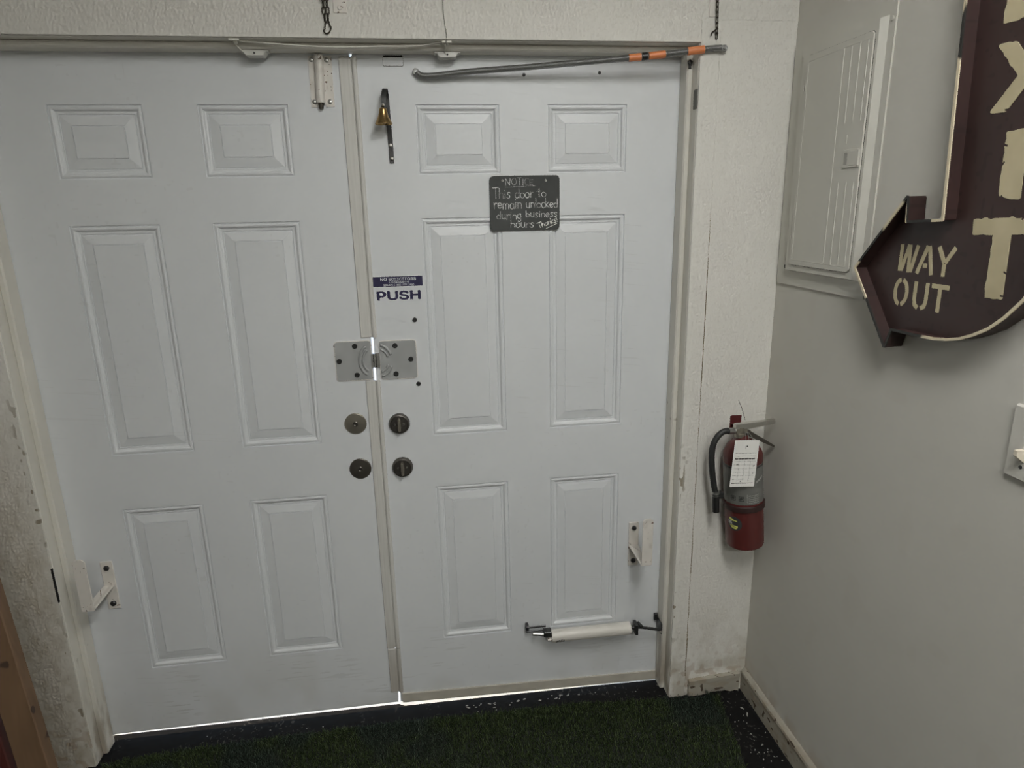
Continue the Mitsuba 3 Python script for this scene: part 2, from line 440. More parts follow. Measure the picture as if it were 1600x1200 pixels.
# baseboards
rng = np.random.default_rng(8)
bb = [(0.985, .012), (0.985, .074), (1.168, .086), (1.168, .010)]
low = [(x, .012 + .006 * rng.random() + (.012 if 1.06 < x < 1.12 else 0)) for x in np.linspace(1.166, 0.987, 14)]
add('baseboard_front', [front(extr(Polygon([(0.985, .014), (0.985, .074), (1.166, .086)] + low).buffer(0), .014), WY),
                        front(extr(Polygon([(0.985, .060), (0.985, .0745), (1.166, .0865), (1.166, .072)]), .018), WY)],
    'base_paint', label='short rotted white baseboard under the fire extinguisher', kind='structure')
prof = Polygon([(0, 0), (.012, 0), (.012, .066), (.015, .070), (.013, .078), (.004, .086), (0, .088)])
bbr = extr(prof, 4.9)
bbr = mapped(bbr, np.array([[-1, 0, 0, WX], [0, 0, -1, WY - .002], [0, 1, 0, FZ - .002], [0, 0, 0, 1.0]]))
bbr.invert()
add('baseboard_right', bbr, 'base_paint', label='dirty cream baseboard along the side wall', kind='structure')

# ------------------------------------------------------------------ doors
PW, PG = 0.2262, 0.1339
PZ = [(1.7403, 1.920), (0.9813, 1.6233), (0.2687, 0.8134)]
RINGS = [(0, 0), (.0006, .0042), (.0030, .0042), (.0042, .0012), (.0085, .0004), (.0120, .0014), (.0150, .0058), (.0180, .0068), (.0215, .0064),
         (.0222, .0092), (.0242, .0092), (.0250, .0068), (.0490, .0030), (.0494, .0050), (.0508, .0050), (.0512, .0022)]


def panel_mesh(x0, x1, z0, z1):
    V, F = [], []
    for i, d in RINGS:
        V += [(x0 + i, d, z0 + i), (x1 - i, d, z0 + i), (x1 - i, d, z1 - i), (x0 + i, d, z1 - i)]
    for k in range(len(RINGS) - 1):
        for j in range(4):
            a, b = k * 4 + j, k * 4 + (j + 1) % 4
            F += [(a, b, b + 4), (a, b + 4, a + 4)]
    e = (len(RINGS) - 1) * 4
    F += [(e, e + 1, e + 2), (e, e + 2, e + 3)]
    n = len(V)    # rim walls into the leaf and a back so that each panel is a closed piece
    V += [(x0, .0128, z0), (x1, .0128, z0), (x1, .0128, z1), (x0, .0128, z1)]
    for j in range(4):
        a, b = j, (j + 1) % 4
        F += [(b, a, n + a), (b, n + a, n + b)]
    F += [(n, n + 2, n + 1), (n, n + 3, n + 2)]
    return trimesh.Trimesh(np.array(V), F, process=False)


def leaf(key, x0, x1, px, z0, z1, label):
    holes = []; rects = []
    for zz in PZ:
        for q in (px, px + PW + PG):
            rects.append((q, q + PW, zz[0], zz[1])); holes.append(sbox(q, zz[0], q + PW, zz[1]))
    face = sbox(x0, z0, x1, z1)
    for h in holes: face = face.difference(h)
    add(key, [front(extr(face, .0130), .0130), bx(x0, x1, .0128, .045, z0, z1)], 'door_paint', label=label, kind='structure')
    for r in rects: add(key + '__panel', panel_mesh(*r), 'door_paint')


leaf('door_1', -.9145, 0.0, -.7517, .0395, 2.050, 'left leaf of the white six-panel double door')
leaf('door_2', 0.0085, 0.9145, .1653, .0400, 2.050, 'right leaf of the white six-panel double door, with the notice')

# astragal between the leaves (fixed to the left leaf, so a part of it)
for i, (za, zb, xl) in enumerate([(1.2935, 2.0355, -.0265), (0.2535, 1.165, -.0225), (.0815, .2505, -.0215)]):
    m = [bevel(xl, .0045, -.0045, .0003, za, zb, .0015), bx(.0040, .0195, -.0022, -.0003, za, zb), tube([(.0125, -.0022, za), (.0125, -.0022, zb)], .0066, 14)]
    add('door_1__astragal', m, 'astragal_vinyl', smooth=35, label='grey vinyl strip covering the gap between the leaves' if i == 0 else None)
# sweep at the foot of the right leaf
sw = Polygon([(.0140, .0720), (.9135, .0490), (.9135, .0160), (.0155, .0385)])
add('door_2__sweep', front(extr(sw, .006), -.0002), 'sweep_vinyl', label='worn beige door sweep')


# latch guards
def guard(key, x0, x1, z0, z1, mirrored, screws, label):
    w, h = x1 - x0, z1 - z0
    p = round_rect(w, h, .008)
    g = add(key + '__latch_guard', front(extr(p, .0035), -.0002, x0, z0), 'guard_steel', label=label)
    # pale paint edge left around the plate
    rim = front(extr(p.buffer(.0018).difference(p.buffer(-.004)), .0028), -.0001, x0, z0)
    add(g + '__paint_edge', rim, 'white_metal')
    cx = x1 if not mirrored else x0
    cz = (z0 + z1) / 2
    for a0, a1 in (((-66, 66),) if not mirrored else ((22, 84), (-84, -22))):
        ts = np.radians(np.linspace(a0, a1, 18))
        s = -1 if not mirrored else 1
        pts = [(cx + s * .034 * math.cos(t), -.0042, cz + .046 * math.sin(t)) for t in ts]
        add(g + '__pressed_rib', tube(pts, .0042, 10), 'guard_steel', smooth=True)
        pts = [(cx + s * .024 * math.cos(t), -.0045, cz + .033 * math.sin(t)) for t in ts]
        add(g + '__pressed_rib', tube(pts, .0036, 8), 'guard_steel', smooth=True)
    for x, z in screws: add(g + '__screw', screw_front(x, z, -.0036, .0075, .0042), 'black_steel', smooth=30)
    return g


guard('door_1', -.1030, -.0012, 1.1685, 1.2830, False, [(-.0459, 1.2698), (-.0930, 1.2267), (-.0455, 1.1840)], 'grey steel latch guard plate with three black screws')
gR = guard('door_2', .0235, .1285, 1.1668, 1.2800, True, [(.0689, 1.2662), (.1125, 1.2238), (.0670, 1.1817)], 'grey steel latch guard plate with three black screws')
add('door_2__latch_guard__knuckle', [bevel(-.0005, .0050, -.010, .002, 1.2045, 1.2455, .001), bevel(.0065, .0115, -.012, .003, 1.2045, 1.2455, .001), bevel(.0130, .0230, -.006, -.0005, 1.2040, 1.2460, .001)], 'steel')
add('door_2__latch_guard__knuckle_gap', [bx(.0048, .0066, -.0085, .0, 1.205, 1.245), bx(.0113, .0132, -.0085, -.001, 1.205, 1.245)], 'dark_hole')
for x, z in ((.1303, 1.3388), (.1305, 1.1469)): add('door_2__screw', screw_front(x, z, -.0003, .0068, .005), 'black_steel', smooth=30, label='black screw head in the leaf')

# deadbolts of the right leaf, blank cover discs of the left leaf
for z, m, lab in ((1.0345, 'nickel', 'brushed nickel round cover plate'), (0.8905, 'nickel_dark', 'dark tarnished round cover plate')):
    x = -.0622 if z > 1 else -.0590
    c = add('door_1__cover_plate', lathe_front([(0, 0), (.0325, 0), (.0325, .002), (.030, .0042), (.012, .0052), (0, .0052)], x, z, -.0002, 48), m, smooth=30, label=lab)
    add(c + '__screw', lathe_front([(0, 0), (.0078, 0), (.0078, .001), (.006, .002), (.004, .0008), (0, .0008)], x, z, -.0050, 20), 'deadbolt_bronze', smooth=30)
for x, z in ((.0665, 1.0273), (.0673, 0.8871)):
    d = add('door_2__deadbolt', lathe_front([(0, 0), (.0315, 0), (.0315, .006), (.0285, .0115), (.0255, .0125), (.024, .0105), (0, .0105)], x, z, -.0002, 48), 'deadbolt_bronze', smooth=30, label='dark bronze deadbolt with thumb turn')
    turn = trimesh.convex.convex_hull(np.vstack([bevel(x - .0035, x + .0035, -.0285, -.0108, z - .020, z + .020, .002).vertices, bevel(x - .0065, x + .0065, -.0125, -.0108, z - .012, z + .012, .001).vertices]))
    add(d + '__thumb_turn', turn, 'nickel', smooth=25)
    for s in (-1, 1): add(d + '__screw', lathe_front(cap_profile(.0036, .0016, .0006), x + s * .0135, z - .001, -.0106, 14), 'chrome', smooth=30)

# surface bolt at the top of the left leaf
bolt = [front(extr(Polygon([(-.1050, 1.9125), (-.0885, 1.9125), (-.0835, 1.921), (-.0835, 2.036), (-.1025, 2.036)]), .003), -.0002),
        front(extr(Polygon([(-.0705, 1.921), (-.0655, 1.9135), (-.0455, 1.9140), (-.0440, 2.036), (-.0690, 2.036)]), .003), -.0002)]
add('door_1__slide_bolt', bolt, 'white_metal', label='white painted surface bolt at the top of the leaf')
add('door_1__slide_bolt__barrel', tube([(-.0795, -.0085, 1.9225), (-.0750, -.0085, 2.037)], .0115, 20), 'white_metal', smooth=35)
add('door_1__slide_bolt__rod', [tube([(-.0795, -.0085, 1.908), (-.0795, -.0085, 1.9235)], .0060, 12), bevel(-.0865, -.0715, -.012, -.004, 1.9165, 1.9205, .001)], 'rusty', smooth=35)
for x, z in ((-.0952, 2.0270), (-.0566, 2.0261), (-.0962, 1.9255), (-.0560, 1.9260)):
    add('door_1__slide_bolt__screw', lathe_front([(0, 0), (.0062, 0), (.0058, .0014), (.0038, .0026), (0, .0030)], x, z, -.0031, 16), 'steel', smooth=30)

# strike plate at the top of the right leaf
add('door_2__strike_plate_outline', front(extr(round_rect(.0540, .0245, .003), .0012), -.0002, .0865, 2.0130), 'print_grey')
add('door_2__strike_plate', front(extr(round_rect(.052, .0225, .0025), .003), -.0002, .0875, 2.0140), 'door_paint', label='painted strike plate at the top of the leaf')
add('door_2__strike_plate__slot', bx(.0890, .1380, -.0040, -.0005, 2.0345, 2.0385), 'dark_hole')
for x, z in ((.4615, 1.9940), (.6715, 2.0000)):
    add('door_2__screw', screw_front(x, z, -.0002, .0042, .003), 'black_steel', smooth=30)
add('trim_2__screw', [lathe_front([(0, 0), (.007, 0), (.006, .003), (0, .004)], .9095, 2.0175, -.0522, 16), bevel(.9045, .9135, -.0545, -.0518, 2.001, 2.016, .001)], 'black_steel')

# ------------------------------------------------------------------ notice board, sticker, bell
nb = round_rect(.200, .1500, .012)
for hx, hz in ((.0375, .1375), (.1600, .1360)): nb = nb.difference(Point(hx, hz).buffer(.0028))
add('notice_board__board', front(extr(nb, .004), -.0008, .3583, 1.5835), 'chalkboard')
tag('notice_board', 'small black chalkboard notice asking that the door stay unlocked, on the right leaf', 'notice')
for hx, hz in ((.0375, .1375), (.1600, .1360)):
    m = trimesh.creation.torus(.0024, .0011, 16, 8)
    add('notice_board__eyelet', front(at(m, hx, hz, .0045), -.0008, .3583, 1.5835), 'chrome', smooth=True)
    add('notice_board__rivet', lathe_front(cap_profile(.0024, .0008, .0003), .3583 + hx, 1.5835 + hz, -.0003, 14), 'paper', smooth=30)


def arc(cx, cy, rx, ry, a0, a1, n=14): return [(cx + rx * math.cos(math.radians(a)), cy + ry * math.sin(math.radians(a))) for a in np.linspace(a0, a1, n)]


def o_(w=.42): return [arc(w / 2 + .03, .28, w / 2, .28, 90, 450, 20)]


GL = {
    'N': (.72, [[(.05, 0), (.08, 1), (.55, .02), (.62, 1)]]), 'O': (.7, [arc(.35, .5, .27, .48, 90, 450, 24)]), 'T': (.6, [[(.0, .95), (.62, 1.0)], [(.31, .97), (.33, 0)]]),
    'I': (.25, [[(.12, 0), (.12, .95)]]), 'C': (.55, [arc(.36, .5, .28, .48, 55, 300)]), 'E': (.55, [[(.5, .80), (.12, .78), (.14, 0), (.52, .05)], [(.13, .4), (.44, .42)]]),
    'h': (.55, [[(.1, 1), (.08, 0)], [(.08, .30)] + arc(.28, .32, .19, .22, 150, 0) + [(.48, 0)]]), 'i': (.26, [[(.12, .55), (.12, 0)], [(.12, .76), (.12, .80)]]),
    's': (.46, [[(.40, .49), (.34, .55), (.25, .57), (.17, .55), (.13, .48), (.14, .40), (.20, .32), (.30, .25), (.36, .16), (.35, .07), (.28, .00), (.18, -.01), (.10, .02), (.05, .08)]]),
    'd': (.55, [arc(.24, .26, .2, .26, 60, 330) , [(.44, 1), (.45, 0)]]), 'o': (.50, o_()), 'r': (.42, [[(.08, .56), (.10, 0)], [(.10, .28), (.18, .48), (.30, .56), (.42, .50)]]),
    't': (.42, [[(.22, .88), (.22, .05), (.32, 0)], [(.02, .60), (.42, .62)]]), 'e': (.50, [[(.06, .28), (.42, .32)] + arc(.24, .29, .19, .28, 10, 315)]),
    'm': (.75, [[(.08, .55), (.08, 0)], [(.08, .30)] + arc(.22, .36, .14, .18, 160, 0) + [(.37, 0)], [(.37, .30)] + arc(.51, .36, .14, .18, 160, 0) + [(.66, 0)]]),
    'a': (.52, [arc(.24, .27, .19, .26, 40, 330), [(.43, .55), (.44, .0)]]), 'n': (.54, [[(.08, .55), (.08, 0)], [(.08, .28)] + arc(.27, .34, .19, .2, 160, 0) + [(.46, 0)]]),
    'u': (.54, [[(.07, .56), (.08, .2)] + arc(.26, .2, .18, .2, 180, 340) + [(.44, .56)], [(.44, .56), (.46, 0)]]), 'l': (.22, [[(.1, 1), (.1, 0)]]),
    'c': (.46, [arc(.27, .28, .21, .27, 55, 305)]), 'k': (.50, [[(.08, 1), (.08, 0)], [(.42, .60), (.10, .26), (.45, 0)]]),
    'g': (.54, [arc(.24, .28, .19, .26, 40, 330), [(.43, .55), (.44, -.12)] + arc(.26, -.12, .18, .2, 0, -140)]), 'b': (.54, [[(.08, 1), (.09, 0)], arc(.28, .27, .19, .27, 150, -150)]),
    '!': (.2, [[(.1, 1), (.1, .3)], [(.1, .05), (.1, .08)]]),
}


def handwriting(word, x0, x1, y, em, rot=0, lw=.0019, seed=0):
    rng = np.random.default_rng(seed)
    adv = sum(GL[c][0] for c in word); sx = (x1 - x0) / adv
    out, x = [], 0.0
    for c in word:
        w, st = GL[c]
        dy, k = rng.normal(0, .03), 1 + rng.normal(0, .05)
        for s in st:
            q = [(x * sx + a * sx, (b * k + dy) * em) for a, b in s]
            out.append(LineString(q).buffer(lw * rng.uniform(.40, .60), quad_segs=3))
        x += w
    g = unary_union(out)
    g = affinity.rotate(g, rot, origin=(0, 0)) if rot else g
    return affinity.translate(g, x0, y)


k = .200 / 1012
def nx(px): return (px - 226) * k
def nz(py): return (1022 - py) * k * .94
lines = [
    [('NOTICE', 450, 855, 352, 104)],
    [('This', 268, 530, 540, 150), ('door', 585, 862, 538, 135), ('to', 905, 1046, 528, 128)],
    [('remain', 275, 692, 692, 150), ('unlocked', 742, 1218, 688, 135)],
    [('during', 315, 682, 850, 130), ('business', 735, 1205, 828, 110)],
    [('hours', 510, 862, 975, 118)],
]
for li, ws in enumerate(lines):
    gs = [handwriting(w, nx(a), nx(b), nz(c), h * k * .94, 0, .0019 if li else .0013, 10 + li) for w, a, b, c, h in ws]
    if li == 0: gs.append(LineString([(nx(455), nz(378)), (nx(880), nz(366))]).buffer(.0004))
    add('notice_board__chalk_line', front(extr(unary_union(gs), .0003), -.0048, .3583, 1.5835), 'chalk')
gs = [handwriting('Thanks!', nx(925), nx(1225), nz(992), 82 * k, 17, .0017, 40), LineString([(nx(1030), nz(1003)), (nx(1195), nz(928))]).buffer(.0007)]
gs = unary_union(gs).intersection(sbox(.002, .002, .198, .148))
add('notice_board__chalk_line', front(extr(gs, .0003), -.0048, .3583, 1.5835), 'paper')

# PUSH sticker
add('push_sticker__sheet', front(extr(round_rect(.1390, .0730, .001), .0004), -.0003, .0192, 1.3928), 'white_vinyl')
tag('push_sticker', 'white sticker reading PUSH under a navy no-solicitors band, on the right leaf', 'sticker')
add('push_sticker__band', front(extr(round_rect(.1395, .0280, .001), .0003), -.0008, .0190, 1.4370), 'navy')
pm = text_fit('PUSH', .1225, .0255, .0003, True)
add('push_sticker__lettering', [front(at(pm, .0280 + dx, 1.3985 + dz), -.0008) for dx, dz in ((-.0008, 0), (.0010, 0), (0, .0008), (.0002, -.0004))], 'navy')
for t, xa, xb, z, h, b in (('NO SOLICITORS', .0405, .1405, 1.4535, .0082, True), ('LOCKSMITH', .0645, .1200, 1.4463, .0048, True), ('SERVICE 1-888-777-3185', .0475, .1345, 1.4385, .0052, True)):
    add('push_sticker__lettering', front(at(text_fit(t, xb - xa, h, .0002, b), xa, z), -.0012), 'white_vinyl')

# brass bell on a curled strap
def strap(pts, w, t):
    P = spline(pts, 60); n = len(P)
    tn = np.gradient(P, axis=0); tn /= np.linalg.norm(tn, axis=1, keepdims=True)
    wd = np.array([1.0, 0, 0]); V = []
    for p, d in zip(P, tn):
        nn = np.cross(wd, d); nn /= np.linalg.norm(nn)
        V += [p - wd * w / 2 - nn * t, p + wd * w / 2 - nn * t, p + wd * w / 2 + nn * t, p - wd * w / 2 + nn * t]
    F = []
    for i in range(n - 1):
        for j in range(4):
            a, b = i * 4 + j, i * 4 + (j + 1) % 4
            F += [(a, b, b + 4), (a, b + 4, a + 4)]
    F += [(0, 2, 1), (0, 3, 2), ((n - 1) * 4, (n - 1) * 4 + 1, (n - 1) * 4 + 2), ((n - 1) * 4, (n - 1) * 4 + 2, (n - 1) * 4 + 3)]
    m = trimesh.Trimesh(np.array(V), F, process=False)
    if m.volume < 0: m.invert()
    return m


add('door_bell__strap', strap([(.0940, -.0017, 1.7705), (.0938, -.0017, 1.80), (.0932, -.004, 1.840), (.0920, -.010, 1.880), (.0915, -.014, 1.920), (.0905, -.019, 1.945), (.0890, -.027, 1.9535), (.0860, -.035, 1.944), (.0840, -.040, 1.925), (.0830, -.043, 1.906)], .0125, .0011), 'black_steel', smooth=40)
tag('door_bell', 'small brass bell on a curled black strap, on the right leaf', 'bell')
bell = lathe([(0, .0), (.004, .0), (.0085, -.002), (.0105, -.006), (.0112, -.014), (.0135, -.022), (.0175, -.030), (.0215, -.037), (.0228, -.041), (.0215, -.0415), (.0165, -.030), (.0098, -.015), (.0080, -.006), (0, -.004)], 40)
bm = at(bell, .0808, -.0455, 1.9060)
if bm.volume < 0: bm.invert()
add('door_bell__bell', bm, 'brass', smooth=40)
add('door_bell__clapper', at(trimesh.creation.icosphere(2, .0055), .0808, -.0455, 1.869), 'brass', smooth=True)
add('door_bell__rivet', at(trimesh.creation.icosphere(2, .0042), .0823, -.0478, 1.9125), 'chrome', smooth=True)
for x, z in ((.0935, 1.8165), (.0955, 1.7825)): add('door_bell__screw', lathe_front([(0, 0), (.0052, 0), (.0048, .0016), (.003, .0030), (0, .0032)], x, z, -.0026, 16), 'chrome', smooth=30)


# ------------------------------------------------------------------ drop-bar brackets
def bar_bracket(x0, z0, za, label, key, ux):
    w = .034
    add(key + '__back_plate', bevel(x0, x0 + w, -.0045, -.0003, z0, z0 + .158, .001), 'white_metal')
    add(key + '__arm', bevel(x0 + ux * .45, x0 + ux * .45 + w - .004, -.130, -.0040, za - .004, za, .001), 'white_metal')
    up = trimesh.convex.convex_hull(np.vstack([bevel(x0 + ux, x0 + ux + w, -.1325, -.1280, za - .004, za + .150, .001).vertices, bevel(x0 + ux + .007, x0 + ux + w - .007, -.1325, -.1280, za + .150, za + .157, .001).vertices]))
    add(key + '__upright', up, 'white_metal')
    for z in (z0 + .019, z0 + .138):
        s = add(key + '__screw', lathe_front([(0, 0), (.0085, 0), (.0085, .004), (.006, .0065), (0, .0075)], x0 + w / 2, z, -.0046, 6 if z > z0 + .1 else 16), 'black_steel', smooth=25)
    tag(key, label, 'bracket', 'drop-bar brackets on the doors')


bar_bracket(-.8400, .4940, .573, 'white chipped drop-bar bracket near the foot of the left leaf', 'bar_bracket', -.005)
bar_bracket(.7905, .4775, .553, 'white chipped drop-bar bracket near the foot of the right leaf', 'bar_bracket_001', .002)

# ------------------------------------------------------------------ door closer
a, b = np.array([.5200, -.040, .2625]), np.array([.7920, -.040, .2620])
add('door_closer__cylinder', tube([a, a + (.004, 0, 0), b - (.004, 0, 0), b], [.0195, .0212, .0212, .0195], 32), 'closer_white', smooth=35)
tag('door_closer', 'white pneumatic closer tube across the foot of the right leaf', 'door closer')
add('door_closer__bracket', [bevel(.4380, .4480, -.022, -.0003, .2770, .2960, .001), bevel(.4380, .5050, -.024, -.020, .2870, .2935, .001), bevel(.4380, .5050, -.024, -.020, .2720, .2775, .001), bevel(.4950, .5220, -.047, -.019, .262, .282, .002)], 'black_steel')
add('door_closer__pin', tube([(.4600, -.030, .2700), (.5210, -.038, .2660)], .0060, 12), 'steel', smooth=35)
add('door_closer__valve', tube([(.5070, -.044, .2520), (.5210, -.044, .2530)], .0060, 12), 'white_metal', smooth=35)
add('door_closer__rod', [tube([(.7900, -.040, .2620), (.8280, -.042, .2620)], .0055, 12), bevel(.806, .816, -.058, -.025, .243, .281, .001)], 'black_steel', smooth=30)
add('door_closer__link', [tube([(.8200, -.044, .2640), (.8600, -.048, .2570), (.8990, -.050, .2480)], .0048, 10), tube([(.830, -.051, .268), (.822, -.03, .272)], .006, 10)], 'black_steel', smooth=35)
add('door_closer__jamb_bracket', [bevel(.8985, .9020, -.052, -.006, .232, .272, .001), bevel(.8880, .9000, -.012, -.002, .2600, .2850, .001)], 'black_steel')
add('door_closer__pin', at(trimesh.creation.icosphere(2, .0052), .8960, -.053, .2425), 'chrome', smooth=True)
num = text_fit('4051', .030, .017, .0004, True)
nv = num.copy(); nv = nv.subdivide()
V = np.array(nv.vertices); r = .0212 + .0003 + V[:, 2]; th = V[:, 1] / .0212 - .95
nv.vertices = np.c_[.533 + V[:, 0], -.040 - r * np.cos(th), .2625 + r * np.sin(th)]
add('door_closer__marking', nv, 'print_black')

# ------------------------------------------------------------------ long spring under the head
ax = spline([(.1745, -.012, 1.9965), (.182, -.014, 1.9895), (.195, -.016, 1.9872), (.26, -.0240, 1.9912), (.43, -.0445, 2.0020), (.60, -.0650, 2.0128), (.76, -.0844, 2.0238), (.88, -.0990, 2.0345), (.950, -.1070, 2.0410), (.972, -.108, 2.0422)], 1400)
s = np.r_[0, np.cumsum(np.linalg.norm(np.diff(ax, axis=0), axis=1))]
tn = np.gradient(ax, axis=0); tn /= np.linalg.norm(tn, axis=1, keepdims=True)
e1 = np.cross(tn, [0, 1.0, 0]); e1 /= np.linalg.norm(e1, axis=1, keepdims=True); e2 = np.cross(tn, e1)
N = 1400
pitch = .0034
u = np.linspace(0, s[-1], int(s[-1] / pitch * 9))
cx = np.stack([np.interp(u, s, ax[:, i]) for i in range(3)], 1)
E1 = np.stack([np.interp(u, s, e1[:, i]) for i in range(3)], 1); E2 = np.stack([np.interp(u, s, e2[:, i]) for i in range(3)], 1)
ph = u / pitch * 2 * PI
coil = cx + .0068 * (np.cos(ph)[:, None] * E1 + np.sin(ph)[:, None] * E2)
add('door_spring__coil', tube(coil, .0016, 6), 'spring_steel', smooth=True)
tag('door_spring', 'long grey coil spring with orange sleeves slung under the door head', 'spring')
for c, nrm in (((.1715, -.012, 1.9985), 0), ((.9795, -.108, 2.0415), 1)):
    t = [trimesh.creation.torus(.0068 - .0022 * q, .0019, 20, 8) for q in range(2)]
    t = trimesh.util.concatenate(t); t = mapped(t, trimesh.transformations.rotation_matrix(PI / 2, [1, 0, 0]))
    add('door_spring__end_loop', at(t, *c), 'spring_steel', smooth=True)
    add('door_spring__mount_screw', tube([(c[0], c[1] - .004, c[2]), (c[0], c[1] + (.0115 if nrm == 0 else .012), c[2])], .0032, 10), 'spring_steel', smooth=35)


def sleeve(xa, xb, r, m, name='door_spring__sleeve'):
    i = (ax[:, 0] > xa) & (ax[:, 0] < xb) & (np.arange(len(ax)) > 60)
    add(name, tube(ax[i][::4], r, 18), m, smooth=35)


sleeve(.728, .762, .0094, 'orange'); sleeve(.763, .779, .0096, 'black_tape', 'door_spring__tape'); sleeve(.780, .826, .0094, 'orange'); sleeve(.882, .926, .0098, 'orange')


# ------------------------------------------------------------------ chains, wires and contacts above the doors
def link(c, L, W, r, rot, tilt=0.0):
    q = [(W / 2 * math.cos(t), 0, (L / 2 - W / 2) * (1 if math.sin(t) >= 0 else -1) + W / 2 * math.sin(t)) for t in np.linspace(0, 2 * PI, 18, endpoint=False)]
    m = tube(q, r, 6, closed=True)
    m.apply_transform(trimesh.transformations.rotation_matrix(rot, [0, 0, 1]))
    m.apply_transform(trimesh.transformations.rotation_matrix(tilt, [0, 1, 0]))
    return at(m, *c)


def chain(key, x0, z0, x1, z1, y, L, W, r):
    d = math.hypot(x1 - x0, z1 - z0); n = int(round(d / (L - 2.2 * r)))
    for i in range(n):
        t = (i + .5) / n
        add(key, link((x0 + (x1 - x0) * t, y, z0 + (z1 - z0) * t), L, W, r, (PI / 2) * (i % 2) + .35, math.atan2(x0 - x1, z0 - z1)), 'rusty', smooth=True)


chain('hanging_chain__link', -.0440, 2.240, -.0415, 2.094, -.100, .017, .0080, .0014)
chain('hanging_chain__link', -.0320, 2.240, -.0335, 2.094, -.1025, .017, .0080, .0014)
ring = tube([(-.0370 + .0075 * math.cos(t) * (1.25 if math.sin(t) < 0 else .8), -.101, 2.0800 + .0135 * math.sin(t) + .004 * math.cos(t)) for t in np.linspace(0, 2 * PI, 24, endpoint=False)], .0017, 8, closed=True)
add('hanging_chain__ring', ring, 'rusty', smooth=True)
add('hanging_chain__hook', tube(spline([(-.038, WY, 2.243), (-.038, -.103, 2.243), (-.038, -.108, 2.250)], 10), .0025, 8), 'rusty', smooth=True)
tag('hanging_chain', 'dark doubled chain ending in a ring, hanging above the seam of the doors', 'chain')
chain('hanging_chain_001__link', .9535, 2.240, .9595, 2.066, -.101, .0150, .0068, .0013)
hk = spline([(.9580, -.101, 2.094), (.9555, -.1015, 2.086), (.9510, -.102, 2.0835), (.9460, -.102, 2.080), (.9440, -.102, 2.073)], 20)
add('hanging_chain_001__hook', tube(hk, .0018, 8), 'rusty', smooth=True)
add('hanging_chain_001__staple', tube(spline([(.9530, WY, 2.243), (.9530, -.104, 2.243), (.953, -.108, 2.250)], 10), .0025, 8), 'rusty', smooth=True)
tag('hanging_chain_001', 'thin dark chain with a small hook, hanging above the top right corner of the doors', 'chain')


def wall_plate(key, x0, x1, z0, z1, label, screws):
    add(key + '__plate', bevel(x0, x1, WY - .0040, WY + .0005, z0, z1, .0012), 'stucco' if 0 else 'white_metal')
    for x, z in screws: add(key + '__screw', lathe_front(cap_profile(.0058, .003, .0012), x, z, WY - .0038, 16), 'white_metal', smooth=30)
    tag(key, label, 'bracket')


wall_plate('wall_bracket', -.0205, .0125, 2.1130, 2.215, 'white painted metal plate on the wall right of the doubled chain', [(-.0045, 2.1245), (-.004, 2.19)])
wall_plate('wall_bracket_001', .9380, .9580, 2.1180, 2.215, 'small painted metal plate on the wall behind the chain with the hook', [(.946, 2.19)])

# wires
w1 = spline([(.2490, -.097, 2.30), (.2465, -.0965, 2.145), (.2495, -.098, 2.085), (.2515, -.0955, 2.062), (.2525, -.080, 2.048), (.2545, -.078, 2.049)], 60)
add('contact_wire', tube(w1, .0011, 8), 'wire_grey', smooth=True, label='thin grey wire running down the wall to the door head', cat='wire')
w2 = spline([(-.262, -.070, 2.0545), (-.22, -.072, 2.052), (-.10, -.073, 2.0445), (0, -.073, 2.0425), (.12, -.072, 2.0460), (.21, -.071, 2.0520), (.247, -.070, 2.0515), (.251, -.064, 2.044)], 80)
w3 = spline([(-.262, -.066, 2.0550), (-.20, -.068, 2.050), (-.06, -.069, 2.0430), (.08, -.069, 2.0445), (.20, -.067, 2.0505), (.250, -.066, 2.0520)], 80)
add('contact_wire_001', [tube(w2, .0017, 8), tube(w3, .0013, 8)], 'wire_white', smooth=True, label='pair of thin white wires sagging along the door head', cat='wire')


def contact(key, x, label, tail):
    add(key + '__housing', trimesh.convex.convex_hull(np.vstack([bevel(x - .027, x + .027, -.046, -.012, 2.034, 2.0408, .0015).vertices, bevel(x - .022, x + .022, -.046, -.014, 2.0265, 2.030, .0015).vertices])), 'white_plastic')
    for s in (-1, 1): add(key + '__tab', bevel(x + s * .0245, x + s * .0335, -.044, -.018, 2.0365, 2.0408, .001), 'white_plastic')
    add(key + '__cable', tube(spline(tail, 24), .0013, 8), 'wire_white', smooth=True)
    add(key + '__screw', tube([(x, -.0475, 2.033), (x, -.0455, 2.033)], .0024, 10), 'print_black')
    tag(key, label, 'sensor', 'contact sensors under the door head')


contact('door_contact', -.226, 'small white contact sensor under the head over the left leaf', [(-.252, -.045, 2.036), (-.262, -.058, 2.045), (-.266, -.066, 2.055), (-.262, -.070, 2.0568)])
contact('door_contact_001', .2545, 'small white contact sensor under the head over the right leaf', [(.250, -.047, 2.033), (.2485, -.054, 2.040), (.2500, -.064, 2.048), (.2525, -.074, 2.054)])
for xx in (-.262, .2520):
    add('trim_3__cable_clip', [bevel(xx - .0045, xx + .0045, -.076, -.064, 2.049, HJ + .0005, .001), bevel(xx - .012, xx + .012, -.088, -.084, 2.052, HJ + .0005, .0008)], 'wire_white')

